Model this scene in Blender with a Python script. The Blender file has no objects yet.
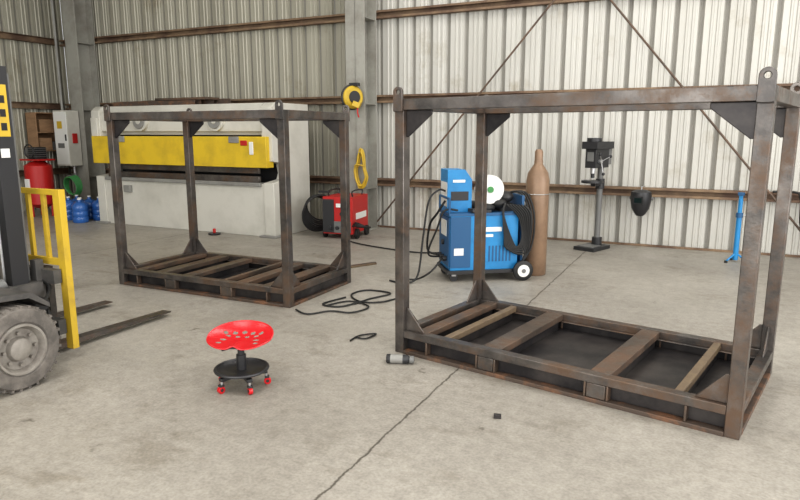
import bpy, bmesh, math, random
from mathutils import Vector, Matrix, Euler
random.seed(4)
sc=bpy.context.scene
try:
    sc.view_settings.view_transform='Standard'
    sc.view_settings.look='Medium High Contrast'
except Exception as e: print(e)

# ---------------------------------------------------------------- materials
def mat(name,c1,rough=.5,metal=0.,c2=None,scale=6.,lo=.4,hi=.65,bump=0.,bscale=40.,stretch=(1,1,1),spec=.5,detail=6):
    m=bpy.data.materials.new(name); m.use_nodes=True
    nt=m.node_tree; N=nt.nodes; Lk=nt.links
    b=N['Principled BSDF']
    b.inputs['Roughness'].default_value=rough; b.inputs['Metallic'].default_value=metal
    b.inputs['Specular IOR Level'].default_value=spec
    b.inputs['Base Color'].default_value=(*c1,1)
    if c2 or bump:
        tc=N.new('ShaderNodeTexCoord'); mp=N.new('ShaderNodeMapping'); mp.inputs['Scale'].default_value=stretch
        Lk.new(tc.outputs['Object'],mp.inputs[0])
    if c2:
        n=N.new('ShaderNodeTexNoise'); n.inputs['Scale'].default_value=scale; n.inputs['Detail'].default_value=detail; n.inputs['Roughness'].default_value=.65
        r=N.new('ShaderNodeValToRGB'); r.color_ramp.elements[0].position=lo; r.color_ramp.elements[1].position=hi
        r.color_ramp.elements[0].color=(*c1,1); r.color_ramp.elements[1].color=(*c2,1)
        Lk.new(mp.outputs[0],n.inputs['Vector']); Lk.new(n.outputs[0],r.inputs[0]); Lk.new(r.outputs[0],b.inputs['Base Color'])
    if bump:
        n2=N.new('ShaderNodeTexNoise'); n2.inputs['Scale'].default_value=bscale; n2.inputs['Detail'].default_value=4
        bp=N.new('ShaderNodeBump'); bp.inputs['Strength'].default_value=bump; bp.inputs['Distance'].default_value=.01
        Lk.new(mp.outputs[0],n2.inputs['Vector']); Lk.new(n2.outputs[0],bp.inputs['Height']); Lk.new(bp.outputs[0],b.inputs['Normal'])
    return m

M={}
def steelmat(name,ca,cb,cr,rough=.38,metal=.6):
    m=mat(name,ca,rough,metal,cb,4,.35,.7,.1,60)
    N=m.node_tree.nodes;L=m.node_tree.links;b=N['Principled BSDF']
    src=b.inputs['Base Color'].links[0].from_socket
    tc=[n for n in N if n.type=='TEX_COORD'][0]
    n=N.new('ShaderNodeTexNoise');n.inputs['Scale'].default_value=2.3;n.inputs['Detail'].default_value=9;n.inputs['Roughness'].default_value=.75
    L.new(tc.outputs['Object'],n.inputs[0])
    r=N.new('ShaderNodeValToRGB');r.color_ramp.elements[0].position=.46;r.color_ramp.elements[1].position=.62
    L.new(n.outputs[0],r.inputs[0])
    mx=N.new('ShaderNodeMix');mx.data_type='RGBA';L.new(r.outputs[0],mx.inputs[0]);L.new(src,mx.inputs[6]);mx.inputs[7].default_value=(*cr,1)
    L.new(mx.outputs[2],b.inputs['Base Color'])
    rr=N.new('ShaderNodeMapRange');rr.inputs[3].default_value=rough-.06;rr.inputs[4].default_value=rough+.25
    L.new(r.outputs[0],rr.inputs[0]);L.new(rr.outputs[0],b.inputs['Roughness'])
    return m
M['steel']=steelmat('raw_mill_scale_steel',(.072,.067,.064),(.2,.18,.165),(.155,.105,.075))
M['steel_d']=mat('dark_plate_steel',(.03,.028,.03),.42,.4,(.085,.076,.072),3,.4,.7)
M['rust']=steelmat('rusty_flat_bar',(.09,.072,.06),(.16,.125,.1),(.18,.115,.078),.45,.45)
M['rustedge']=mat('rust_orange',(.1,.075,.06),.6,.3,(.28,.14,.075),7,.48,.7)
M['tan']=mat('tan_bar',(.22,.165,.105),.5,.2,(.16,.115,.08),12,.35,.7)
M['girt']=mat('red_oxide_girt',(.13,.08,.055),.65,.1,(.27,.19,.12),2.2,.4,.65)
M['col']=mat('grey_column',(.34,.335,.3),.55,.0,(.2,.185,.16),1.8,.42,.75)
M['black']=mat('black_rubber',(.018,.018,.018),.55)
M['blackp']=mat('black_plastic',(.03,.03,.032),.4)
M['grey']=mat('grey_paint',(.16,.16,.155),.5)
M['dgrey']=mat('dusty_dark_paint',(.07,.068,.065),.6,.1,(.13,.12,.11),5,.4,.7)
M['zinc']=mat('zinc_steel',(.5,.5,.5),.35,.8)
M['rod']=mat('rusty_brace_rod',(.1,.075,.06),.6,.2,(.2,.13,.09),5,.4,.7)
M['yel']=mat('yellow_paint',(.58,.4,.04),.45,.0,(.4,.27,.05),4,.5,.75)
M['yelb']=mat('ram_yellow_paint',(.68,.48,.03),.5,.0,(.48,.33,.03),2.5,.45,.75)
M['red']=mat('red_paint',(.52,.012,.018),.3)
M['redd']=mat('red_welder_paint',(.45,.022,.02),.4)
M['blue']=mat('blue_paint',(.025,.24,.52),.4,.0,(.02,.18,.4),4,.4,.7)
M['blued']=mat('dark_blue_paint',(.025,.1,.22),.5)
M['white']=mat('white_paint',(.75,.75,.72),.4)
M['mach']=mat('machine_offwhite',(.58,.565,.51),.5,.0,(.42,.41,.36),1.3,.45,.8)
M['machg']=mat('machine_grey',(.27,.27,.25),.55,.0,(.2,.19,.18),2,.4,.7)
M['bronze']=mat('brown_cylinder_paint',(.28,.185,.12),.4,.15,(.2,.13,.085),4,.4,.7)
M['tyre']=mat('dusty_tyre',(.11,.1,.09),.85,.0,(.2,.18,.16),8,.4,.65,.3,40)
M['rim']=mat('dusty_rim',(.3,.28,.25),.6,.2,(.2,.18,.16),8,.4,.65)
M['water']=mat('blue_bottle_plastic',(.04,.13,.38),.15)
M['green']=mat('green_hose',(.06,.25,.08),.5)
M['brown']=mat('worn_plywood',(.34,.21,.12),.8,0,(.22,.14,.08),3,.4,.7,0,40,(1,1,4))
M['lens']=mat('dark_glass',(.01,.02,.02),.1)

def wallmat(name,c1,c2):
    m=bpy.data.materials.new(name); m.use_nodes=True
    nt=m.node_tree;N=nt.nodes;L=nt.links;b=N['Principled BSDF']
    b.inputs['Roughness'].default_value=.42; b.inputs['Metallic'].default_value=.15
    tc=N.new('ShaderNodeTexCoord')
    mp=N.new('ShaderNodeMapping'); mp.inputs['Scale'].default_value=(1.6,1.6,.1)
    n=N.new('ShaderNodeTexNoise'); n.inputs['Scale'].default_value=1.2; n.inputs['Detail'].default_value=5; n.inputs['Roughness'].default_value=.6
    L.new(tc.outputs['Object'],mp.inputs[0]);L.new(mp.outputs[0],n.inputs[0])
    r=N.new('ShaderNodeValToRGB'); r.color_ramp.elements[0].position=.3;r.color_ramp.elements[1].position=.6
    r.color_ramp.elements[0].color=(*c2,1);r.color_ramp.elements[1].color=(*c1,1)
    L.new(n.outputs[0],r.inputs[0])
    n2=N.new('ShaderNodeTexNoise'); n2.inputs['Scale'].default_value=1.1;n2.inputs['Detail'].default_value=8;n2.inputs['Roughness'].default_value=.7
    L.new(tc.outputs['Object'],n2.inputs[0])
    r2=N.new('ShaderNodeValToRGB'); r2.color_ramp.elements[0].position=.3;r2.color_ramp.elements[1].position=.44
    r2.color_ramp.elements[0].color=(.76,.72,.65,1);r2.color_ramp.elements[1].color=(1,1,1,1)
    L.new(n2.outputs[0],r2.inputs[0])
    mx=N.new('ShaderNodeMix');mx.data_type='RGBA';mx.blend_type='MULTIPLY';mx.inputs[0].default_value=1
    L.new(r.outputs[0],mx.inputs[6]);L.new(r2.outputs[0],mx.inputs[7]);L.new(mx.outputs[2],b.inputs['Base Color'])
    return m
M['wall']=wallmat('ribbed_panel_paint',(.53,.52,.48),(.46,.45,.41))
M['wall_dim']=wallmat('ribbed_panel_paint_dimmed',(.43,.415,.345),(.35,.335,.275))  # same panels, darker: the left side's dimmer light put into the colour
M['valley_shade']=mat('rib_valley_shade',(.25,.24,.215),.6,.1)  # rib valley floors coloured darker, recess shade put into the colour

def floormat():
    m=bpy.data.materials.new('concrete_floor');m.use_nodes=True
    nt=m.node_tree;N=nt.nodes;L=nt.links;b=N['Principled BSDF']
    tc=N.new('ShaderNodeTexCoord')
    def noise(s,d=8,ro=.6,st=(1,1,1),loc=(0,0,0)):
        mp=N.new('ShaderNodeMapping');mp.inputs['Scale'].default_value=st;mp.inputs['Location'].default_value=loc;L.new(tc.outputs['Object'],mp.inputs[0])
        n=N.new('ShaderNodeTexNoise');n.inputs['Scale'].default_value=s;n.inputs['Detail'].default_value=d;n.inputs['Roughness'].default_value=ro
        L.new(mp.outputs[0],n.inputs[0]);return n.outputs[0]
    def ramp(x,p0,c0,p1,c1):
        r=N.new('ShaderNodeValToRGB');e=r.color_ramp.elements
        e[0].position=p0;e[1].position=p1;e[0].color=(*c0,1);e[1].color=(*c1,1);L.new(x,r.inputs[0]);return r.outputs[0]
    def mul(a,c):
        mx=N.new('ShaderNodeMix');mx.data_type='RGBA';mx.blend_type='MULTIPLY';mx.inputs[0].default_value=1
        L.new(a,mx.inputs[6]);L.new(c,mx.inputs[7]);return mx.outputs[2]
    base=ramp(noise(.5,10,.62),.33,(.285,.263,.23),.68,(.415,.39,.345))
    base=mul(base,ramp(noise(14,8,.7),.3,(.79,.785,.78),.62,(1.04,1.04,1.04)))
    base=mul(base,ramp(noise(2.1,8,.75),.3,(.7,.68,.65),.45,(1,1,1)))
    base=mul(base,ramp(noise(4.5,4,.6),.25,(.42,.4,.37),.32,(1,1,1)))
    base=mul(base,ramp(noise(1.1,9,.7,(1,2.2,1),(4,2,0)),.34,(.78,.76,.73),.44,(1,1,1)))
    base=mul(base,ramp(noise(60,4,.5),.3,(.84,.84,.84),.6,(1.05,1.05,1.05)))
    base=mul(base,ramp(noise(3.3,9,.8,(1,1,1),(1,5,0)),.6,(1,1,1),.7,(1.25,1.25,1.24)))
    sep=N.new('ShaderNodeSeparateXYZ');L.new(tc.outputs['Object'],sep.inputs[0])
    wob=noise(7,8,.75)
    def mth(op,a,bv=None,c=None):
        n=N.new('ShaderNodeMath');n.operation=op
        for i,v in enumerate((a,bv,c)):
            if v is None: continue
            if isinstance(v,(int,float)): n.inputs[i].default_value=v
            else: L.new(v,n.inputs[i])
        return n.outputs[0]
    w=mth('MULTIPLY_ADD',wob,.06,-.03)
    per=6.2
    a=mth('ADD',sep.outputs[0],1.5+per*10); a=mth('ADD',a,w)
    a=mth('ADD',a,per/2); a=mth('MODULO',a,per); a=mth('SUBTRACT',a,per/2); dmin=mth('ABSOLUTE',a)
    base=mul(base,ramp(dmin,.003,(.25,.23,.21),.009,(1,1,1)))
    L.new(base,b.inputs['Base Color'])
    bp=N.new('ShaderNodeBump');bp.inputs['Strength'].default_value=.25;bp.inputs['Distance'].default_value=.01
    L.new(noise(25,8,.7),bp.inputs['Height']);L.new(bp.outputs[0],b.inputs['Normal'])
    rr=ramp(noise(1.3,6,.6),.35,(.4,.4,.4),.65,(.62,.62,.62));L.new(rr,b.inputs['Roughness'])
    return m
M['floor']=floormat()

# ---------------------------------------------------------------- builder
def smooth_path(pts,n=6,closed=False):
    P=[Vector(p) for p in pts];out=[]
    m=len(P); rng=m if closed else m-1
    for i in range(rng):
        if closed: p0,p1,p2,p3=P[(i-1)%m],P[i],P[(i+1)%m],P[(i+2)%m]
        else: p0,p1,p2,p3=P[max(i-1,0)],P[i],P[i+1],P[min(i+2,m-1)]
        for k in range(n):
            t=k/n
            out.append(.5*((2*p1)+(p2-p0)*t+(2*p0-5*p1+4*p2-p3)*t*t+(3*p1-p0-3*p2+p3)*t**3))
    if not closed: out.append(P[-1])
    return out

class B:
    def __init__(s,name,loc=(0,0,0),rz=0.,bevel=.004):
        s.name=name;s.bm=bmesh.new();s.mats=[];s.loc=loc;s.rz=rz;s.bevel=bevel
    def mi(s,k):
        if k not in s.mats:s.mats.append(k)
        return s.mats.index(k)
    def face(s,vs,mi,sm=False):
        try:
            f=s.bm.faces.new(vs);f.material_index=mi;f.smooth=sm
        except ValueError: pass
    def box(s,c,d,k,rot=None):
        mi=s.mi(k);R=Euler(rot).to_matrix() if rot else Matrix.Identity(3)
        c=Vector(c);vs=[]
        for x in(-1,1):
            for y in(-1,1):
                for z in(-1,1): vs.append(s.bm.verts.new(c+R@Vector((x*d[0]/2,y*d[1]/2,z*d[2]/2))))
        for q in((0,1,3,2),(4,6,7,5),(0,4,5,1),(2,3,7,6),(0,2,6,4),(1,5,7,3)): s.face([vs[i] for i in q],mi)
    def bx(s,x0,x1,y0,y1,z0,z1,k): s.box(((x0+x1)/2,(y0+y1)/2,(z0+z1)/2),(abs(x1-x0),abs(y1-y0),abs(z1-z0)),k)
    def prism(s,pts,ext,k):
        mi=s.mi(k);e=Vector(ext);a=[s.bm.verts.new(Vector(p)) for p in pts];b=[s.bm.verts.new(Vector(p)+e) for p in pts]
        s.face(a,mi);s.face(b[::-1],mi);n=len(a)
        for i in range(n): s.face([a[i],b[i],b[(i+1)%n],a[(i+1)%n]],mi)
    def frame(s,d):
        d=d.normalized();u=Vector((0,0,1)) if abs(d.z)<.9 else Vector((1,0,0))
        x=d.cross(u).normalized();return x,d.cross(x).normalized()
    def lathe(s,prof,o,ax,k,seg=28):
        mi=s.mi(k);o=Vector(o);ax=Vector(ax).normalized();x,y=s.frame(ax);rings=[]
        for (h,r) in prof:
            if r<1e-5: rings.append([s.bm.verts.new(o+ax*h)])
            else: rings.append([s.bm.verts.new(o+ax*h+(x*math.cos(t)+y*math.sin(t))*r) for t in[2*math.pi*i/seg for i in range(seg)]])
        for a,b in zip(rings,rings[1:]):
            for i in range(seg):
                j=(i+1)%seg
                if len(a)==1 and len(b)==1: continue
                if len(a)==1: s.face([a[0],b[i],b[j]],mi,True)
                elif len(b)==1: s.face([a[i],b[0],a[j]],mi,True)
                else: s.face([a[i],b[i],b[j],a[j]],mi,True)
    def cyl(s,p0,p1,r,k,seg=20,r2=None):
        p0=Vector(p0);p1=Vector(p1);L=(p1-p0).length
        s.lathe([(0,0),(0,r),(L,r if r2 is None else r2),(L,0)],p0,p1-p0,k,seg)
    def tube(s,pts,r,k,seg=8,closed=False,sm=6):
        mi=s.mi(k);P=smooth_path(pts,sm,closed) if sm else [Vector(p) for p in pts]
        n=len(P);rings=[];x=None
        for i in range(n):
            if closed: d=P[(i+1)%n]-P[i-1]
            else: d=P[min(i+1,n-1)]-P[max(i-1,0)]
            if d.length<1e-7: d=Vector((0,0,1))
            d.normalize()
            if x is None: x,_=s.frame(d)
            x=(x-d*x.dot(d))
            if x.length<1e-5: x,_=s.frame(d)
            x.normalize();y=d.cross(x)
            rings.append([s.bm.verts.new(P[i]+(x*math.cos(t)+y*math.sin(t))*r) for t in[2*math.pi*q/seg for q in range(seg)]])
        for i in range(n if closed else n-1):
            a=rings[i];b=rings[(i+1)%n]
            for q in range(seg): s.face([a[q],a[(q+1)%seg],b[(q+1)%seg],b[q]],mi,True)
        if not closed: s.face(rings[0][::-1],mi);s.face(rings[-1],mi)
    def torus(s,c,ax,R,r,k,n=32,seg=8):
        ax=Vector(ax).normalized();x,y=s.frame(ax);c=Vector(c)
        s.tube([c+(x*math.cos(t)+y*math.sin(t))*R for t in[2*math.pi*i/n for i in range(n)]],r,k,seg,True,0)
    def ball(s,c,r,k,sq=(1,1,1)):
        mi=s.mi(k);g=bmesh.ops.create_uvsphere(s.bm,u_segments=20,v_segments=12,radius=r)
        for v in g['verts']: v.co=Vector((v.co.x*sq[0],v.co.y*sq[1],v.co.z*sq[2]))+Vector(c)
        fs=set(f for v in g['verts'] for f in v.link_faces)
        for f in fs: f.material_index=mi;f.smooth=True
    def done(s):
        bmesh.ops.recalc_face_normals(s.bm,faces=s.bm.faces)
        me=bpy.data.meshes.new(s.name+'_mesh');s.bm.to_mesh(me);s.bm.free()
        for k in s.mats: me.materials.append(M[k])
        ob=bpy.data.objects.new(s.name,me);sc.collection.objects.link(ob)
        ob.location=s.loc;ob.rotation_euler=(0,0,s.rz)
        me.set_sharp_from_angle(angle=math.radians(40))
        if s.bevel:
            md=ob.modifiers.new('bev','BEVEL');md.width=s.bevel;md.segments=2;md.limit_method='ANGLE';md.angle_limit=math.radians(50)
        return ob

# ---------------------------------------------------------------- room
WV=9.85; LU=-13.05; TOP=6.6; RU=8.0; FV=-7.0
b=B('floor',bevel=0);b.bx(LU-.3,RU+4,FV-6,WV+.3,-.2,0,'floor');b.done()
def ribwall(name,axis,a0,a1,pos,sgn,split=None):
    b=B(name,bevel=0);per=.305;m1=b.mi('wall');m2=b.mi('wall_dim');ms=b.mi('valley_shade')
    prof=[];a=a0
    while a<a1-.01:
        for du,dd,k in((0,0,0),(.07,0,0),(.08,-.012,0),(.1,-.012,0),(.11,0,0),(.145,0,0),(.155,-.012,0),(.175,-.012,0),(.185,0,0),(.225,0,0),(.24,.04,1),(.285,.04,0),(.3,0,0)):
            if a+du<=a1: prof.append((a+du,dd,k))
        a+=per
    lo=[];hi=[]
    for u,d,k in prof:
        p=(u,pos+sgn*d) if axis=='x' else (pos+sgn*d,u)
        lo.append(b.bm.verts.new((*p,0)));hi.append(b.bm.verts.new((*p,TOP)))
    for i in range(len(lo)-1):
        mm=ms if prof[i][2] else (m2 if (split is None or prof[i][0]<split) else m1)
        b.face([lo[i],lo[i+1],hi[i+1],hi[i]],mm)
    if axis=='x': b.bx(a0,a1,pos+sgn*.05,pos+sgn*.08,0,TOP,'wall')
    else: b.bx(pos+sgn*.05,pos+sgn*.08,a0,a1,0,TOP,'wall')
    return b.done()
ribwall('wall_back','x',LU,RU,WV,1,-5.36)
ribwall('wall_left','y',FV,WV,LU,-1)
b=B('ceiling',bevel=0);b.bx(LU-.1,RU,FV,WV+.1,TOP,TOP+.1,'wall');b.done()
H=.065;D=.11
b=B('trim_1',bevel=.003)
for z in(.8,2.2,3.56,4.95):
    b.bx(LU,RU,WV-.02,WV-.013,z-H,z+H,'girt')
    b.bx(LU,RU,WV-D,WV-.013,z+H-.008,z+H,'girt')
    b.bx(LU,RU,WV-D,WV-.013,z-H,z-H+.008,'girt')
    b.bx(LU,RU,WV-D-.008,WV-D,z+.03,z+H,'girt')
    b.bx(LU,RU,WV-D-.008,WV-D,z-H,z-.03,'girt')
b.done()
b=B('trim_2',bevel=.003)
for z in(.8,2.2,3.56,4.95):
    b.bx(LU+.013,LU+.02,FV,WV-.2,z-H,z+H,'girt')
    b.bx(LU+.013,LU+D,FV,WV-.2,z+H-.008,z+H,'girt')
    b.bx(LU+.013,LU+D,FV,WV-.2,z-H,z-H+.008,'girt')
b.done()
b=B('baseboard_back',bevel=.003);b.bx(LU,RU,WV-.05,WV-.015,0,.03,'girt');b.done()
def icol(name,u,v0,v1,w=.26):
    b=B(name,bevel=.003)
    b.bx(u-w/2,u+w/2,v0,v0+.016,0,TOP,'col');b.bx(u-w/2,u+w/2,v1-.016,v1,0,TOP,'col')
    b.bx(u-.006,u+.006,v0,v1,0,TOP,'col')
    b.bx(u-w/2-.04,u+w/2+.04,v0-.05,v1+.0,0,.02,'col')
    for z in(.8,2.2,3.56): b.bx(u+.006,u+w/2-.01,v0+.05,v1-.01,z-.1,z-.09,'col')
    for x in(-.08,.08): b.cyl((u+x,v0-.03,.02),(u+x,v0-.03,.05),.014,'zinc',8)
    return b.done()
icol('steel_column',-5.36,9.32,9.73,.36)
icol('steel_column',1.95,9.35,9.73,.3)
icol('steel_column',-12.1,9.3,9.73,.36)
b=B('cross_brace_rods',bevel=0)
def brace(p,q):
    p=Vector(p);q=Vector(q);t=(6.55-p.z)/(q.z-p.z)
    b.cyl(p,p+(q-p)*t,.015,'rod',8)
brace((-5.15,9.66,.12),(1.0,9.66,7.3))
brace((1.35,9.64,.1),(-4.9,9.64,7.6))
b.done()

# ---------------------------------------------------------------- frames
def lug(b,x,y,z,R=.04):
    r=.016;t=.02;m=32;dn=.09;mi=b.mi('steel');cz=.045
    ra=[];rb=[];ha=[];hb=[]
    for i in range(m):
        a=2*math.pi*(i+.5)/m;c,s=math.cos(a),math.sin(a)
        if s>=0: o=(R*c,cz+R*s)
        else:
            k=min(R/abs(c),(cz+dn)/abs(s)); o=(k*c,cz+k*s)
        h=(r*c,cz+r*s)
        def P(p,q): return (x+p[0],y+q,z+p[1])
        ra.append(b.bm.verts.new(P(o,-t/2)));rb.append(b.bm.verts.new(P(o,t/2)))
        ha.append(b.bm.verts.new(P(h,-t/2)));hb.append(b.bm.verts.new(P(h,t/2)))
    for i in range(m):
        j=(i+1)%m
        b.face([ra[i],ra[j],ha[j],ha[i]],mi);b.face([rb[i],hb[i],hb[j],rb[j]],mi)
        b.face([ra[i],rb[i],rb[j],ra[j]],mi);b.face([ha[i],ha[j],hb[j],hb[i]],mi)
def skid(loc,rz,boards,H=1.88,L=2.36,W=1.22):
    b=B('steel_skid_frame',loc,rz,.004)
    s=.078;hx=L/2;hy=W/2
    for sx in(-1,1):
        for sy in(-1,1):
            cx=sx*(hx-s/2);cy=sy*(hy-s/2)
            b.box((cx,cy,H/2),(s,s,H),'steel')
            lug(b,cx,cy+sy*(s/2+.0105),H)
            x0=sx*(hx-s);g=.22
            b.prism([(x0,cy-.006,H-s),(x0-sx*g,cy-.006,H-s),(x0-sx*g,cy-.006,H-s-.03),(x0-sx*.02,cy-.006,H-s-g*.85),(x0,cy-.006,H-s-g*.85)],(0,.012,0),'steel_d')
            g=.17
            b.prism([(x0,cy-.006,.18),(x0-sx*g,cy-.006,.18),(x0-sx*.02,cy-.006,.18+g),(x0,cy-.006,.18+g)],(0,.012,0),'steel')
            y0=sy*(hy-s)
            b.prism([(cx-.006,y0,.18),(cx-.006,y0-sy*g,.18),(cx-.006,y0-sy*.02,.18+g),(cx-.006,y0,.18+g)],(.012,0,0),'steel')
    for sy in(-1,1):
        cy=sy*(hy-s/2)
        b.bx(-hx+s,hx-s,cy-s/2,cy+s/2,H-s,H,'steel')
        b.bx(-hx+s,hx-s,cy-.045,cy+.045,.0,.028,'rustedge')
        b.bx(-hx+s,hx-s,cy-.038,cy+.038,.125,.18,'steel')
        b.bx(-hx+s,hx-s,cy-sy*.02-.005,cy-sy*.02+.005,.028,.125,'steel_d')
        for t in(.12,.3,.36,.63,.69,.88):
            x=-hx+L*t;b.bx(x-.007,x+.007,cy-.038,cy+.038,.028,.125,'rust')
        for t in(.33,.66):
            x=-hx+L*t;b.bx(x-.06,x+.06,cy+sy*.026,cy+sy*.036,.03,.123,'steel')
    for sx in(-1,1):
        cx=sx*(hx-s/2)
        b.bx(cx-s/2,cx+s/2,-hy+s,hy-s,H-s,H,'steel')
        b.bx(cx-.04,cx+.04,-hy+s,hy-s,.0,.028,'rustedge')
        b.bx(cx-.038,cx+.038,-hy+s,hy-s,.125,.18,'steel')
        b.bx(cx-.005-sx*.01,cx+.005-sx*.01,-hy+s,hy-s,.028,.125,'steel_d')
    b.bx(-hx+s,hx-s,-hy+s,hy-s,.05,.06,'steel_d')
    for sy in(-1,1):
        b.bx(-hx+s,hx-s,sy*(hy-s-.035),sy*(hy-s),.12,.128,'steel')
    for t,w,k,dz in boards:
        x=-hx+L*t
        b.bx(x-w/2,x+w/2,-hy+s+.002,hy-s-.002,.13,.176+dz,k)
        b.bx(x-w/2+.015,x+w/2-.015,-hy+s+.05,hy-s-.05,.06,.13,'steel_d')
    return b.done()
skid((-.785,4.51,0),math.radians(-11.2),[(.085,.1,'rust',0),(.175,.055,'tan',0),(.335,.14,'rust',.004),(.66,.13,'rust',.004),(.855,.05,'tan',0)])
skid((-4.64,5.36,0),math.radians(.5),[(.1,.09,'rust',0),(.24,.14,'rust',0),(.4,.13,'rust',-.003),(.62,.05,'rust',0),(.72,.13,'rust',.0),(.87,.14,'rust',0)],1.85,2.27,1.17)

# ---------------------------------------------------------------- stool
b=B('tractor_seat_stool',(-2.67,3.1,0),math.radians(22),.0012)
mi=b.mi('red');nr,nt_=26,120
holes=[]
for a in range(-2,3): holes.append((.06*a,.1-.014*abs(a),.017,.015))
for a in(-1.5,-.5,.5,1.5): holes.append((.062*a,.045,.017,.014))
for a in(-1.8,1.8): holes.append((.06*a,-.015,.02,.014))
for a in(-1,1): holes.append((.12*a,-.07,.02,.014))
V={}
ZS=.32
def seatp(i,j):
    r=i/nr;t=2*math.pi*j/nt_;c,s=math.cos(t),math.sin(t)
    k=1+.10*abs(c)**2-(.16*max(0,-s)**10)
    x=.193*k*r*c;y=.193*k*.92*r*s
    z=ZS+.07*r**2.6*(.12+.88*max(0,s+.1))+.014*r**2*(c*c)-.022*r**2*max(0,-s)
    z+=.022*math.exp(-(x/.03)**2)*max(0,-s)*r
    return x,y,z
cv=b.bm.verts.new((0,0,ZS))
for i in range(1,nr+1):
    for j in range(nt_): V[i,j]=b.bm.verts.new(seatp(i,j))
sf=[]
def inhole(p): return any(((p[0]-h[0])/h[2])**2+((p[1]-h[1])/h[3])**2<1 for h in holes)
for j in range(nt_):
    J=(j+1)%nt_
    sf.append(b.bm.faces.new([cv,V[1,j],V[1,J]]))
    for i in range(1,nr):
        q=[V[i,j],V[i+1,j],V[i+1,J],V[i,J]];c=sum((v.co for v in q),Vector())/4
        if inhole(c): continue
        sf.append(b.bm.faces.new(q))
for f in sf: f.material_index=mi;f.smooth=True
ex=bmesh.ops.extrude_face_region(b.bm,geom=sf)
for g in ex['geom']:
    if isinstance(g,bmesh.types.BMVert): g.co.z-=.003
b.tube([Vector(seatp(nr,j))-Vector((0,0,.003)) for j in range(0,nt_,2)],.005,'red',8,True,0)
b.cyl((0,0,ZS-.015),(0,0,ZS-.004),.045,'blackp');b.box((0,0,ZS-.03),(.11,.14,.025),'blackp')
b.cyl((0,0,.1),(0,0,ZS-.02),.022,'blackp');b.cyl((0,0,.1),(0,0,.22),.032,'blackp')
b.cyl((.0,0,ZS-.035),(-.1,-.08,ZS-.05),.006,'blackp',10);b.cyl((.02,.05,ZS-.03),(.13,.08,ZS-.04),.006,'blackp',10)
b.lathe([(.112,0),(.112,.06),(.112,.15),(.13,.168),(.13,.162),(.118,.146),(.118,.06),(.125,.0)],(0,0,0),(0,0,1),'blackp',40)
b.torus((0,0,.125),(0,0,1),.168,.011,'blackp',40)
for i in range(5):
    a=2*math.pi*i/5+.3;c,s=math.cos(a),math.sin(a)
    b.box((.085*c,.085*s,.09),(.16,.035,.022),'blackp',(0,0,a))
    b.cyl((.155*c,.155*s,.055),(.155*c,.155*s,.1),.009,'zinc',10)
    b.box((.16*c,.16*s,.052),(.03,.03,.014),'blackp',(0,0,a))
    ax=Vector((-s,c,0));o=Vector((.163*c,.163*s,.024))
    b.cyl(o-ax*.012,o+ax*.012,.023,'red',18);b.cyl(o-ax*.015,o+ax*.015,.011,'blackp',12)
b.done()

# ---------------------------------------------------------------- forklift
cx=-4.73
b=B('forklift',(cx,0,0),0,.005)
def wheel(x,y,r,w,out):
    ax=(out,0,0);o=(x-out*w,y,r)
    b.lathe([(0,0),(0,r*.55),(.01,r*.62),(.012,r*.93),(.04,r),(w-.04,r),(w-.012,r*.93),(w-.005,r*.66),(w-.02,r*.6)],o,ax,'tyre',40)
    b.lathe([(w-.02,r*.62),(w-.004,r*.6),(w-.004,r*.55),(w-.05,r*.48),(w-.055,r*.3),(w-.02,r*.26),(w-.01,r*.2),(w-.01,0)],o,ax,'rim',40)
    for i in range(8):
        a=2*math.pi*i/8
        p=Vector((x-out*.05,y+math.cos(a)*r*.38,r+math.sin(a)*r*.38));b.cyl(p,p+Vector((out*.022,0,0)),.012,'rim',8)
    for i in range(30):
        a=2*math.pi*i/30
        b.box((x-out*w/2,y+math.cos(a)*r*.985,r+math.sin(a)*r*.985),(w*.8,.022,.018),'tyre',(a,0,0))
for o in(-1,1):
    wheel(o*.86,2.43,.276,.22,o);wheel(o*.72,.75,.24,.18,o)
b.bx(-.5,.5,-.1,2.1,.25,.72,'yel');b.prism([(-.6,-.35,.25),(-.6,.35,.25),(-.6,.35,1.05),(-.6,-.1,1.1),(-.6,-.35,.85)],(1.2,0,0),'yel')
b.bx(-.42,.42,.3,1.15,.72,1.0,'blackp');b.bx(-.3,.3,.45,1.0,1.0,1.14,'black')
b.box((0,.42,1.32),(.5,.1,.45),'black',(-.15,0,0))
b.bx(-.48,.48,1.85,2.2,.72,1.15,'blackp')
b.cyl((0,1.75,1.0),(0,1.6,1.2),.02,'blackp');b.torus((0,1.58,1.22),(0,-.6,.8),.17,.014,'black')
b.bx(-.8,.8,2.36,2.5,.23,.36,'dgrey')
for o in(-1,1):
    b.prism([(o*.5,2.05,.45),(o*.5,2.12,.6),(o*.5,2.3,.64),(o*.5,2.56,.62),(o*.5,2.68,.52),(o*.5,2.68,.49),(o*.5,2.54,.585),(o*.5,2.3,.605)],(o*.3,0,0),'dgrey')
    b.cyl((o*.5,2.0,2.1),(o*.48,2.2,1.1),.03,'blackp');b.cyl((o*.5,.2,1.0),(o*.48,.5,2.1),.03,'blackp')
    b.cyl((o*.48,.5,2.1),(o*.5,2.0,2.1),.03,'blackp')
    b.cyl((o*.42,2.1,.5),(o*.42,2.62,.62),.04,'grey')
    b.bx(o*.42-.035,o*.42+.035,2.66,2.78,.1,2.08,'blackp');b.bx(o*.35-.03,o*.35+.03,2.72,2.84,.1,2.04,'grey')
    b.cyl((o*.28,2.72,.2),(o*.28,2.72,1.9),.03,'zinc')
for i in range(5): b.bx(-.48,.48,.55+i*.35,.6+i*.35,2.09,2.12,'blackp')
for z in(.3,1.2,2.02): b.bx(-.44,.44,2.68,2.74,z-.05,z+.05,'blackp')
b.bx(.456,.46,2.68,2.76,1.62,1.96,'yel')
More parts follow.
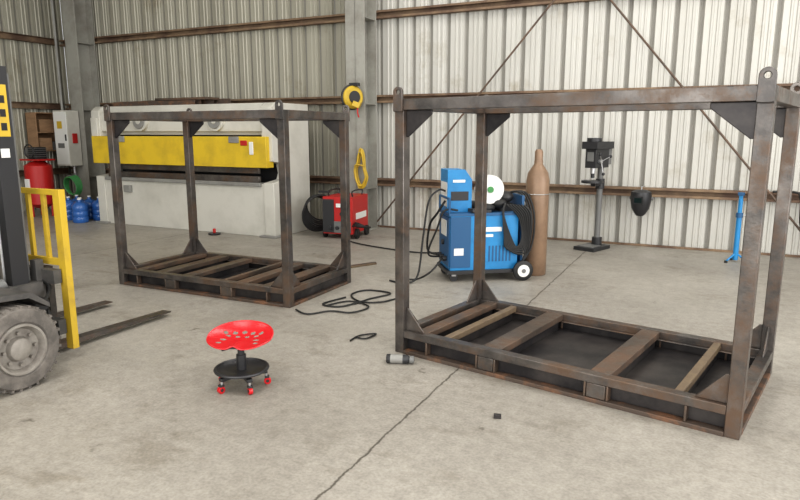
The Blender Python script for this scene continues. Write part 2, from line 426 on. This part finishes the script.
for z in(1.66,1.75,1.84): b.bx(.46,.462,2.7,2.74,z,z+.05,'black')
b.bx(.456,.46,2.68,2.74,1.48,1.54,'white')
for x in(-.1,.1): b.tube([(x,2.76,.3),(x,2.8,1.2),(x,2.76,1.95)],.015,'black')
b.bx(-.6,.58,2.88,2.94,.2,.31,'dgrey');b.bx(-.6,.58,2.88,2.94,.58,.68,'dgrey')
b.bx(-.45,-.39,2.84,2.9,.15,.75,'dgrey');b.bx(.39,.45,2.84,2.9,.15,.75,'dgrey')
b.bx(.2,.5,2.6,2.85,.42,.6,'dgrey');b.cyl((.1,2.8,.45),(.55,2.8,.45),.05,'blackp')
b.tube([(.3,2.86,.5),(.5,2.85,.42),(.6,2.8,.3),(.4,2.75,.35)],.014,'black')
b.tube([(.3,2.86,.66),(.52,2.88,.56),(.64,2.7,.48),(.5,2.55,.55)],.014,'black')
b.bx(-.64,-.56,2.95,3.0,.1,1.25,'yel');b.bx(.55,.62,2.95,3.0,.08,1.25,'yel')
b.bx(-.56,.55,2.955,2.985,1.21,1.25,'yel');b.bx(-.56,.55,2.955,2.985,.7,.75,'yel')
for x in(-.36,-.16,.05,.25,.42): b.bx(x-.018,x+.018,2.96,2.985,.75,1.21,'yel')
for x in(-.4,.36):
    b.bx(x-.055,x+.055,2.945,2.995,.05,.68,'steel')
    b.prism([(x-.05,2.95,.035),(x-.05,2.95,.08),(x-.05,3.2,.07),(x-.05,4.1,.045),(x-.05,4.1,.035)],(.1,0,0),'steel')
b.done()

# ---------------------------------------------------------------- press brake
b=B('press_brake',(0,0,0),0,.008)
u0,u1=-10.12,-6.12;v0,v1=8.03,9.05
for a,c in((u0,u0+.2),(u1-.2,u1)):
    b.prism([(a,v0+.02,0),(a,v1,0),(a,v1,2.1),(a,v0+.12,2.1),(a,v0+.02,2.02),(a,v0+.02,1.2),(a,v0+.35,1.15),(a,v0+.4,1.0),(a,v0+.35,.9),(a,v0+.02,.86)],(.2,0,0),'mach')
b.bx(u0+.2,u1-.2,v0+.04,v0+.3,0,.84,'mach')
b.bx(u0+.25,u1-.25,v0-.005,v0+.1,.8,.86,'machg')
b.bx(u0+.3,u1-.3,v0+.04,v0+.1,.86,.96,'steel')
b.bx(u0+.3,u1-.3,v0+.05,v0+.09,1.0,1.1,'steel')
b.bx(u0+.06,u1-.06,v0-.06,v0+.12,1.1,1.58,'yelb')
b.bx(u0+.2,u1-.2,v0+.15,v1-.1,1.6,2.1,'mach')
b.bx(u0+.2,u1-.2,v0+.06,v0+.15,1.66,2.0,'mach')
b.bx(u0+.2,u1-.2,v0+.3,v1-.2,.0,.7,'machg')
b.bx(u0+.2,u1-.2,v0+.45,v0+.48,.7,1.62,'blackp')
for t in(.2,.83):
    x=u0+(u1-u0)*t;b.bx(x-.1,x+.1,v0-.08,v0-.06,1.48,1.58,'machg')
for t in(.3,.72):
    x=u0+(u1-u0)*t
    b.cyl((x,v0+.0,1.83),(x,v0+.3,1.83),.17,'mach',32);b.cyl((x,v0-.02,1.83),(x,v0+.0,1.83),.13,'machg',32);b.cyl((x,v0-.03,1.83),(x,v0-.01,1.83),.05,'mach',20)
b.bx(u1-.55,u1-.42,v0-.075,v0-.06,1.44,1.52,'redd')
b.bx(u1-.38,u1-.3,v0-.075,v0-.06,1.3,1.5,'white')
for x in(u0+.8,): b.bx(x-.08,x+.08,v0-.02,v0+.06,.6,.72,'machg')
b.bx(u0+.02,u0+.18,v0-.02,v0+.02,1.3,1.9,'mach')
for x in(u0+.1,u1-.1): b.bx(x-.16,x+.16,v0-.06,v0+.2,0,.03,'machg')
b.cyl((u1-1.1,v0-.15,.0),(u1-1.1,v0-.15,.03),.1,'blackp');b.cyl((u1-1.1,v0-.15,.03),(u1-1.1,v0-.15,.1),.025,'redd')
b.done()
b=B('rusty_angle_iron_stack',(-8.5,8.6,2.102),0,.003)
for i in range(5):
    y=-.25+.11*i;x0=-1.2+random.uniform(-.3,.2);x1=.9+random.uniform(-.4,.3)
    b.bx(x0,x1,y,y+.07,0,.008,'rustedge');b.bx(x0,x1,y,y+.008,0,.08+.01*i,'rustedge')
b.bx(-.4,.8,-.2,.1,.09,.13,'rust')
b.done()

# ---------------------------------------------------------------- blue welding machine on cart
th=math.radians(36)
b=B('welding_machine_cart',(-2.35,6.87,0),th,.006)
b.bx(-.42,.5,-.27,.27,.09,.13,'blackp')
b.bx(-.39,.39,-.24,.24,.13,.76,'blue')
b.bx(-.41,.41,-.25,.25,.74,.77,'blued')
b.bx(-.405,-.389,-.22,.22,.17,.72,'blued')
for i in range(3): b.cyl((-.405,-.12+.12*i,.25),(-.45,-.12+.12*i,.25),.03,'blackp')
b.bx(-.41,-.404,-.12,.12,.5,.68,'white')
b.cyl((-.405,0,.42),(-.43,0,.42),.03,'blackp')
b.bx(-.39,-.16,-.246,-.238,.16,.73,'blued')
b.bx(-.12,.2,-.246,-.238,.56,.61,'white');b.bx(-.06,.1,-.246,-.238,.5,.53,'white')
b.bx(-.35,-.24,-.249,-.245,.3,.38,'white')
for i in range(7): b.bx(.05+.04*i,.07+.04*i,-.243,-.238,.22,.4,'blued')
for o in(-1,1):
    y=o*.3
    b.lathe([(0,0),(0,.1),(.008,.115),(.042,.115),(.05,.1),(.05,0)],(.44,y-.025,.115),(0,1,0),'black',28)
    b.cyl((.44,y-.03,.115),(.44,y+.03,.115),.07,'white',24);b.cyl((.44,y-.035,.115),(.44,y+.035,.115),.025,'grey',12)
    b.cyl((-.34,o*.2-.015,.045),(-.34,o*.2+.015,.045),.045,'blackp');b.box((-.34,o*.2,.075),(.05,.05,.03),'zinc')
    b.cyl((-.4,o*.22,.77),(-.4,o*.22,.93),.014,'blued');
b.cyl((-.4,-.22,.93),(-.4,.22,.93),.014,'blued')
b.bx(.44,.47,-.2,.2,.13,.95,'blued')
b.bx(-.4,-.12,-.12,.2,.77,1.13,'blue');b.bx(-.402,-.398,-.1,.18,.83,1.1,'white')
b.prism([(-.4,-.12,1.13),(-.12,-.12,1.13),(-.2,-.12,1.24),(-.4,-.12,1.24)],(0,.32,0),'blue')
b.bx(-.36,-.16,-.125,-.119,.9,1.0,'blackp')
b.bx(-.34,-.2,-.125,-.119,1.1,1.13,'white')
b.bx(-.1,.18,-.05,.06,.77,.88,'blackp');b.bx(.06,.1,-.03,.0,.85,1.05,'blackp')
o=(.08,-.16,1.02)
b.lathe([(0,.03),(0,.16),(.006,.16),(.008,.075),(.072,.075),(.074,.16),(.08,.16),(.08,.03)],o,(0,1,0),'white',40)
b.lathe([(.01,.07),(.01,.125),(.07,.125),(.07,.07)],o,(0,1,0),'bronze',32)
b.cyl((.08,-.18,1.02),(.08,.05,1.02),.035,'green')
b.box((.27,-.02,.82),(.2,.24,.09),'black',(.1,.1,.3));b.ball((.3,0,.92),.09,'blackp',(1.2,1.2,.8));b.ball((.2,-.12,.86),.07,'black',(1.3,1,.8))
b.ball((.02,-.16,.82),.06,'black',(2,1,.8));b.box((-.05,-.2,.79),(.25,.1,.04),'blackp',(0,.1,.3))
for i in range(7):
    b.tube([(.24+.03*i,-.26-.01*i,.86),(.38+.02*i,-.28-.01*i,.72),(.42+.006*i,-.29,.5-.03*i),(.36-.02*i,-.29,.38),(.28-.01*i,-.28,.52),(.2,-.27,.76),(.25,-.2,.87)],.012,'black',8,False,5)
for i in range(3): b.tube([(.3,0,.95),(.45+.03*i,-.1,.98),(.52+.03*i,-.22,.75),(.5+.03*i,-.24,.4),(.45,-.24,.2)],.011,'black',8,False,5)
b.tube([(-.45,.12,.25),(-.55,.2,.3),(-.55,.1,.6),(-.5,-.05,.75),(-.42,-.1,.9)],.013,'black')
b.tube([(-.45,0,.25),(-.6,-.05,.3),(-.52,-.15,.6),(-.45,-.2,.8),(-.3,-.2,.8)],.011,'black')
b.tube([(-.405,-.03,1.0),(-.5,-.12,1.02),(-.62,-.15,.9),(-.68,-.15,.5),(-.75,-.2,.08),(-.9,-.25,.015),(-1.05,-.1,.015)],.011,'black')
b.tube([(-.455,-.12,.25),(-.6,-.2,.12),(-.75,-.1,.015),(-.95,0,.015)],.011,'black')
b.done()
cth=math.cos(th);sth=math.sin(th);lx,ly=.7,-.0
b=B('gas_cylinder',(-2.35+cth*lx-sth*ly,6.87+sth*lx+cth*ly,0),th,.002)
b.lathe([(0,0),(0,.12),(.015,.132),(1.1,.132),(1.19,.115),(1.26,.07),(1.29,.05),(1.33,.05),(1.33,.046),(1.43,.046),(1.455,.033),(1.46,0)],(0,0,0),(0,0,1),'bronze',36)
b.torus((0,0,.95),(0,0,1),.136,.005,'zinc')
b.done()

# ---------------------------------------------------------------- red welder near column
b=B('portable_welder',(-5.22,8.72,0),math.radians(8),.008)
b.bx(-.25,.25,-.33,.33,.08,.66,'redd');b.bx(-.25,-.06,-.345,-.328,.1,.62,'blackp');b.bx(-.06,.22,-.345,-.328,.1,.28,'grey')
b.bx(.251,.256,-.2,.25,.3,.4,'white')
b.bx(-.02,.2,-.349,-.344,.5,.56,'white')
for x in(-.12,0,.12): b.cyl((x,-.33,.18),(x,-.38,.18),.028,'blackp')
b.cyl((.08,-.34,.4),(.08,-.365,.4),.035,'blackp')
b.tube([(-.2,-.2,.66),(-.2,-.2,.74),(-.2,.2,.74),(-.2,.2,.66)],.013,'blackp',8,False,3);b.tube([(.2,-.2,.66),(.2,-.2,.74),(.2,.2,.74),(.2,.2,.66)],.013,'blackp',8,False,3)
for x in(-.27,.27):
    for y in(-.2,.22): b.cyl((x-.02,y,.08),(x+.02,y,.08),.08,'black')
for i in range(8):
    b.torus((-.42-.015*i,-.1+.03*i,.36+.008*i),(.8,-.6,.12*i-.2),.3-.012*i,.015,'black',36,6)
b.box((-.38,.02,.7),(.2,.03,.03),'blackp')
for i in range(3):
    b.torus((.36,-.25,.2+.01*i),(.2*i,.2,1),.14-.02*i,.014,'black',28,6)
b.done()
b=B('welding_ground_cable',(-5.22,8.72,0),math.radians(8),0)
b.tube([(.3,-.55,.015),(.5,-.7,.015),(.9,-.9,.015),(1.5,-1.1,.015),(1.9,-1.0,.015)],.01,'black')
b.done()
b=B('extension_cord_coil',(-5.22,9.27,1.08),0,0)
b.cyl((0,.045,.24),(0,-.1,.24),.012,'zinc')
for i in range(9):
    a=.11+random.uniform(-.02,.02);h=.3+random.uniform(-.04,.04);y=-.02-.009*i;ox=random.uniform(-.02,.02)
    b.tube([(ox+a*math.sin(t)*(1 if math.cos(t)<0 else .55),y,-.03+h*math.cos(t)) for t in[2*math.pi*q/16 for q in range(16)]],.011,'yel',6,True,2)
b.tube([(-.09,-.1,.02),(0,-.13,.04),(.09,-.1,.02)],.012,'yel')
b.done()
b=B('retractable_hose_reel',(-5.3,9.1,2.2),0,.004)
b.bx(-.03,.03,.08,.218,-.08,.12,'blackp')
b.lathe([(-.08,0),(-.08,.15),(-.05,.18),(.05,.18),(.08,.15),(.08,0)],(0,0,0),(.9,-.5,0),'yel',32)
b.lathe([(-.095,0),(-.095,.1),(.095,.1),(.095,0)],(0,0,0),(.9,-.5,0),'blackp',24)
b.torus((0,0,0),(.9,-.5,0),.182,.022,'blackp',32)
b.box((.14,-.1,-.12),(.12,.1,.08),'yel',(0,.4,.3));b.box((.05,0,.2),(.16,.08,.05),'blackp')
b.tube([(.16,-.1,-.15),(.17,-.12,-.25),(.18,-.1,-.32)],.012,'redd')
b.done()
# ---------------------------------------------------------------- drill press
b=B('drill_press',(-1.44,9.28,0),math.radians(-20),.004)
b.bx(-.16,.16,-.26,.2,0,.05,'blackp');b.bx(-.12,.12,-.22,.02,.05,.06,'grey')
b.cyl((0,.1,.05),(0,.1,.16),.07,'blackp');b.cyl((0,.1,.05),(0,.1,1.4),.042,'grey')
b.cyl((0,.1,.86),(0,.1,1.0),.062,'blackp');b.bx(-.035,.035,-.1,.1,.9,.96,'blackp')
b.cyl((0,-.12,.95),(0,-.12,.985),.15,'blackp',28)
b.bx(-.08,.08,-.2,.17,1.16,1.42,'blackp')
b.bx(-.12,.12,-.24,.22,1.42,1.52,'blackp');b.cyl((0,-.12,1.52),(0,-.12,1.57),.1,'blackp',24)
b.bx(-.05,.05,-.208,-.2,1.25,1.38,'grey')
b.cyl((0,.2,1.2),(0,.2,1.42),.09,'grey',24)
b.cyl((0,-.12,1.17),(0,-.12,1.08),.035,'zinc');b.cyl((0,-.12,1.08),(0,-.12,1.02),.026,'blackp');b.cyl((0,-.12,1.02),(0,-.12,.99),.006,'zinc',8)
b.cyl((.07,-.1,1.25),(.12,-.1,1.25),.03,'zinc')
for i in range(3):
    a=2*math.pi*i/3+.4;p=Vector((.11,-.1,1.25));q=p+Vector((.05,.17*math.cos(a),.17*math.sin(a)))
    b.cyl(p,q,.007,'zinc',8);b.ball(q,.022,'blackp')
b.done()
b=B('welding_helmet',(-.86,9.54,.68),math.radians(-10),.0)
b.lathe([(.17,0),(.165,.08),(.14,.135),(.05,.145),(-.09,.12),(-.17,.075),(-.2,.045),(-.2,0)],(0,0,0),(0,0,1),'blackp',32)
b.box((0,-.13,.03),(.13,.03,.11),'black');b.bx(-.05,.05,-.15,-.143,-.005,.065,'lens')
b.cyl((0,.17,.21),(0,.0,.21),.008,'zinc',8);b.cyl((0,0,.16),(0,0,.22),.01,'zinc',8)
for o in(-1,1): b.cyl((o*.13,.02,.05),(o*.16,.02,.05),.025,'grey')
b.done()
b=B('roller_stand',(.37,9.1,0),math.radians(-15),.003)
b.cyl((0,0,.03),(0,0,.6),.032,'blue');b.cyl((0,0,.5),(0,0,.82),.026,'blue');b.cyl((0,0,.58),(0,0,.64),.042,'blued')
b.cyl((.03,0,.61),(.1,0,.61),.01,'zinc',8)
b.bx(-.02,.02,-.02,.02,.8,.9,'blue');b.bx(-.035,.035,-.03,.03,.86,.9,'blued')
for i in range(3):
    a=2*math.pi*i/3;b.cyl((0,0,.12),(.15*math.cos(a),.15*math.sin(a),.02),.012,'blue',10);b.cyl((.15*math.cos(a),.15*math.sin(a),0),(.15*math.cos(a),.15*math.sin(a),.03),.02,'black')
b.done()
b=B('air_hose',(1.05,9.6,0),0,0)
b.tube([(-.3,.08,.875),(-.05,.06,.88),(.02,0,.8),(.05,-.02,.45),(.18,-.05,.25),(.35,-.05,.3),(.6,0,.5)],.014,'black')
b.tube([(.0,.06,.88),(.04,-.02,.7),(.1,-.05,.4),(.25,-.06,.18),(.5,-.04,.22)],.014,'black')
b.done()

# ---------------------------------------------------------------- far left corner
b=B('electrical_cabinet',(-12.25,9.14,1.52),0,.006)
b.bx(-.22,.2,-.14,.14,-.57,.57,'mach');b.bx(-.2,.18,-.155,-.14,-.54,.54,'white')
b.bx(.13,.16,-.17,-.155,-.05,.08,'blackp');b.bx(.2,.23,-.05,.05,-.1,.1,'redd')
b.cyl((-.1,0,.57),(-.1,0,3.5),.025,'machg');b.cyl((.05,.05,-.57),(.05,.05,-1.515),.03,'zinc')
b.bx(-.1,.05,-.158,-.155,.2,.35,'yel');b.bx(-.12,.08,-.158,-.155,-.2,-.1,'grey')
b.bx(.0,.1,.14,.158,-.3,.3,'machg')
b.done()
b=B('wooden_wall_shelf',(-12.86,9.0,1.65),0,.006)
b.bx(-.07,-.05,-.3,.25,-.4,.4,'brown')
for y in(-.3,.23): b.bx(-.07,.26,y,y+.02,-.4,.4,'brown')
for z in(-.4,-.02,.38): b.bx(-.07,.26,-.28,.23,z,z+.02,'brown')
b.bx(-.04,.22,-.24,.05,-.38,-.12,'brown');b.bx(-.04,.2,.07,.2,-.38,-.2,'grey');b.bx(-.04,.22,-.2,.15,.0,.26,'brown')
b.cyl((.05,0,-.4),(.05,0,-1.645),.025,'zinc');b.done()
b=B('air_compressor',(-11.95,8.2,0),0,.004)
for i in range(3):
    a=2*math.pi*i/3+.5;b.cyl((.2*math.cos(a),.2*math.sin(a),0),(.2*math.cos(a),.2*math.sin(a),.25),.025,'redd')
b.lathe([(.15,0),(.17,.12),(.25,.25),(1.0,.25),(1.08,.12),(1.1,0)],(0,0,0),(0,0,1),'redd',32)
b.bx(-.28,.28,-.18,.18,1.1,1.13,'redd');b.bx(-.08,.12,-.12,.12,1.13,1.36,'blackp')
for i in range(5): b.bx(-.1,.14,-.14,.14,1.17+.04*i,1.18+.04*i,'grey')
b.cyl((-.27,-.0,1.25),(-.1,0,1.25),.09,'grey');b.torus((.02,-.17,1.28),(0,1,0),.13,.012,'blackp',28)
b.bx(-.06,.06,-.27,-.24,.5,.75,'white')
b.done()
b=B('garden_hose_reel',(-11.4,8.6,0),0,0)
b.cyl((0,0,0),(0,0,.85),.03,'grey');b.cyl((0,0,0),(0,0,.02),.16,'grey')
b.cyl((0,0,.8),(0,-.16,.8),.015,'grey')
for i in range(5): b.torus((0,-.04-.025*i,.6),(0,1,.05*i),.2-.006*i,.014,'green',32,6)
b.done()
for i,(u,v) in enumerate(((-10.75,8.35),(-10.6,8.03),(-10.42,8.3),(-10.95,8.05),(-11.1,8.35),(-10.45,7.9))):
    b=B('water_bottle',(u,v,0),0,0)
    b.lathe([(0,0),(0,.12),(.02,.135),(.1,.135),(.11,.128),(.12,.135),(.2,.135),(.21,.128),(.22,.135),(.3,.135),(.35,.11),(.385,.035),(.42,.028)],(0,0,0),(0,0,1),'water',28)
    b.cyl((0,0,.42),(0,0,.445),.033,'white');b.done()

# ---------------------------------------------------------------- small floor things
def w2r(X,Y): return (.899*X-.438*Y,.438*X+.899*Y)
b=B('spray_paint_can',(*w2r(.0,4.37),.034),math.radians(18),.001)
b.lathe([(0,0),(0,.03),(.004,.033),(.15,.033),(.165,.025),(.17,.018)],(-.1,0,0),(1,0,0),'blackp',24)
b.lathe([(.17,.027),(.2,.027),(.203,0)],(-.1,0,0),(1,0,0),'grey',24)
b.lathe([(.03,.0335),(.12,.0335)],(-.1,0,0),(1,0,0),'machg',24);b.done()
X=1.65*97/281;Y=1.65*592/281
b=B('steel_offcut',(*w2r(X,Y),0),.3,.002);b.bx(-.022,.022,-.012,.012,0,.025,'steel_d');b.bx(-.022,.022,.012,.03,0,.01,'steel_d');b.done()
b=B('floor_cable',(0,0,0),0,0)
pts=[(-.55,6.2),(-.75,5.95),(-.6,5.85),(-.45,5.95),(-.3,6.15),(-.1,6.35),(-.35,6.5),(-.5,6.3),(-.4,6.05),(-.2,6.0),(-.05,6.15)]
b.tube([(*w2r(*p),.012+.003*math.sin(i*3)) for i,p in enumerate(pts)],.009,'black')
pts=[(-.98,5.75),(-.85,5.6),(-.65,5.7),(-.45,5.65),(-.3,5.85),(-.5,6.05),(-.7,5.9)]
b.tube([(*w2r(*p),.012) for i,p in enumerate(pts)],.008,'black')
pts=[(-.4,4.85),(-.33,4.98),(-.2,5.02),(-.28,4.9),(-.36,4.93)]
b.tube([(*w2r(*p),.012) for i,p in enumerate(pts)],.007,'black')
b.done()
b=B('scrap_bar',(*w2r(-.55,7.7),0),1.1,.002);b.bx(-.3,.3,-.02,.02,0,.02,'tan');b.bx(-.2,.35,.06,.1,0,.012,'steel');b.done()

# ---------------------------------------------------------------- light
w=bpy.data.worlds.new('World');sc.world=w;w.use_nodes=True
bg=w.node_tree.nodes['Background'];bg.inputs[0].default_value=(.9,.94,1,1);bg.inputs[1].default_value=1.25
def area(name,loc,rot,sx,sy,e,c):
    l=bpy.data.lights.new(name,'AREA');l.shape='RECTANGLE';l.size=sx;l.size_y=sy;l.energy=e;l.color=c
    o=bpy.data.objects.new(name,l);sc.collection.objects.link(o);o.location=loc;o.rotation_euler=rot
area('daylight_door_front',(0,FV+.3,3.0),(math.radians(90),0,0),14,5.5,780,(1,.97,.92))
area('daylight_door_right',(RU-.2,2,3.0),(math.radians(90),0,math.radians(90)),10,5.5,600,(1,.97,.93))
for i,(u,v) in enumerate(((-8,1),(-3,1),(2,1),(-3,6.5),(2,6.5))):
    area('overhead_lamp_%d'%i,(u,v,TOP-.05),(0,0,0),2.2,2.6,130,(1,.98,.95))  # unseen area lamps added under the closed ceiling for soft overhead light

cd=bpy.data.cameras.new('camera');cd.sensor_width=36;cd.lens=28.53;cd.clip_start=.05
co=bpy.data.objects.new('camera',cd);sc.collection.objects.link(co)
co.location=(0,0,1.65);co.rotation_euler=(math.radians(90-10.54),0,math.radians(26))
sc.camera=co
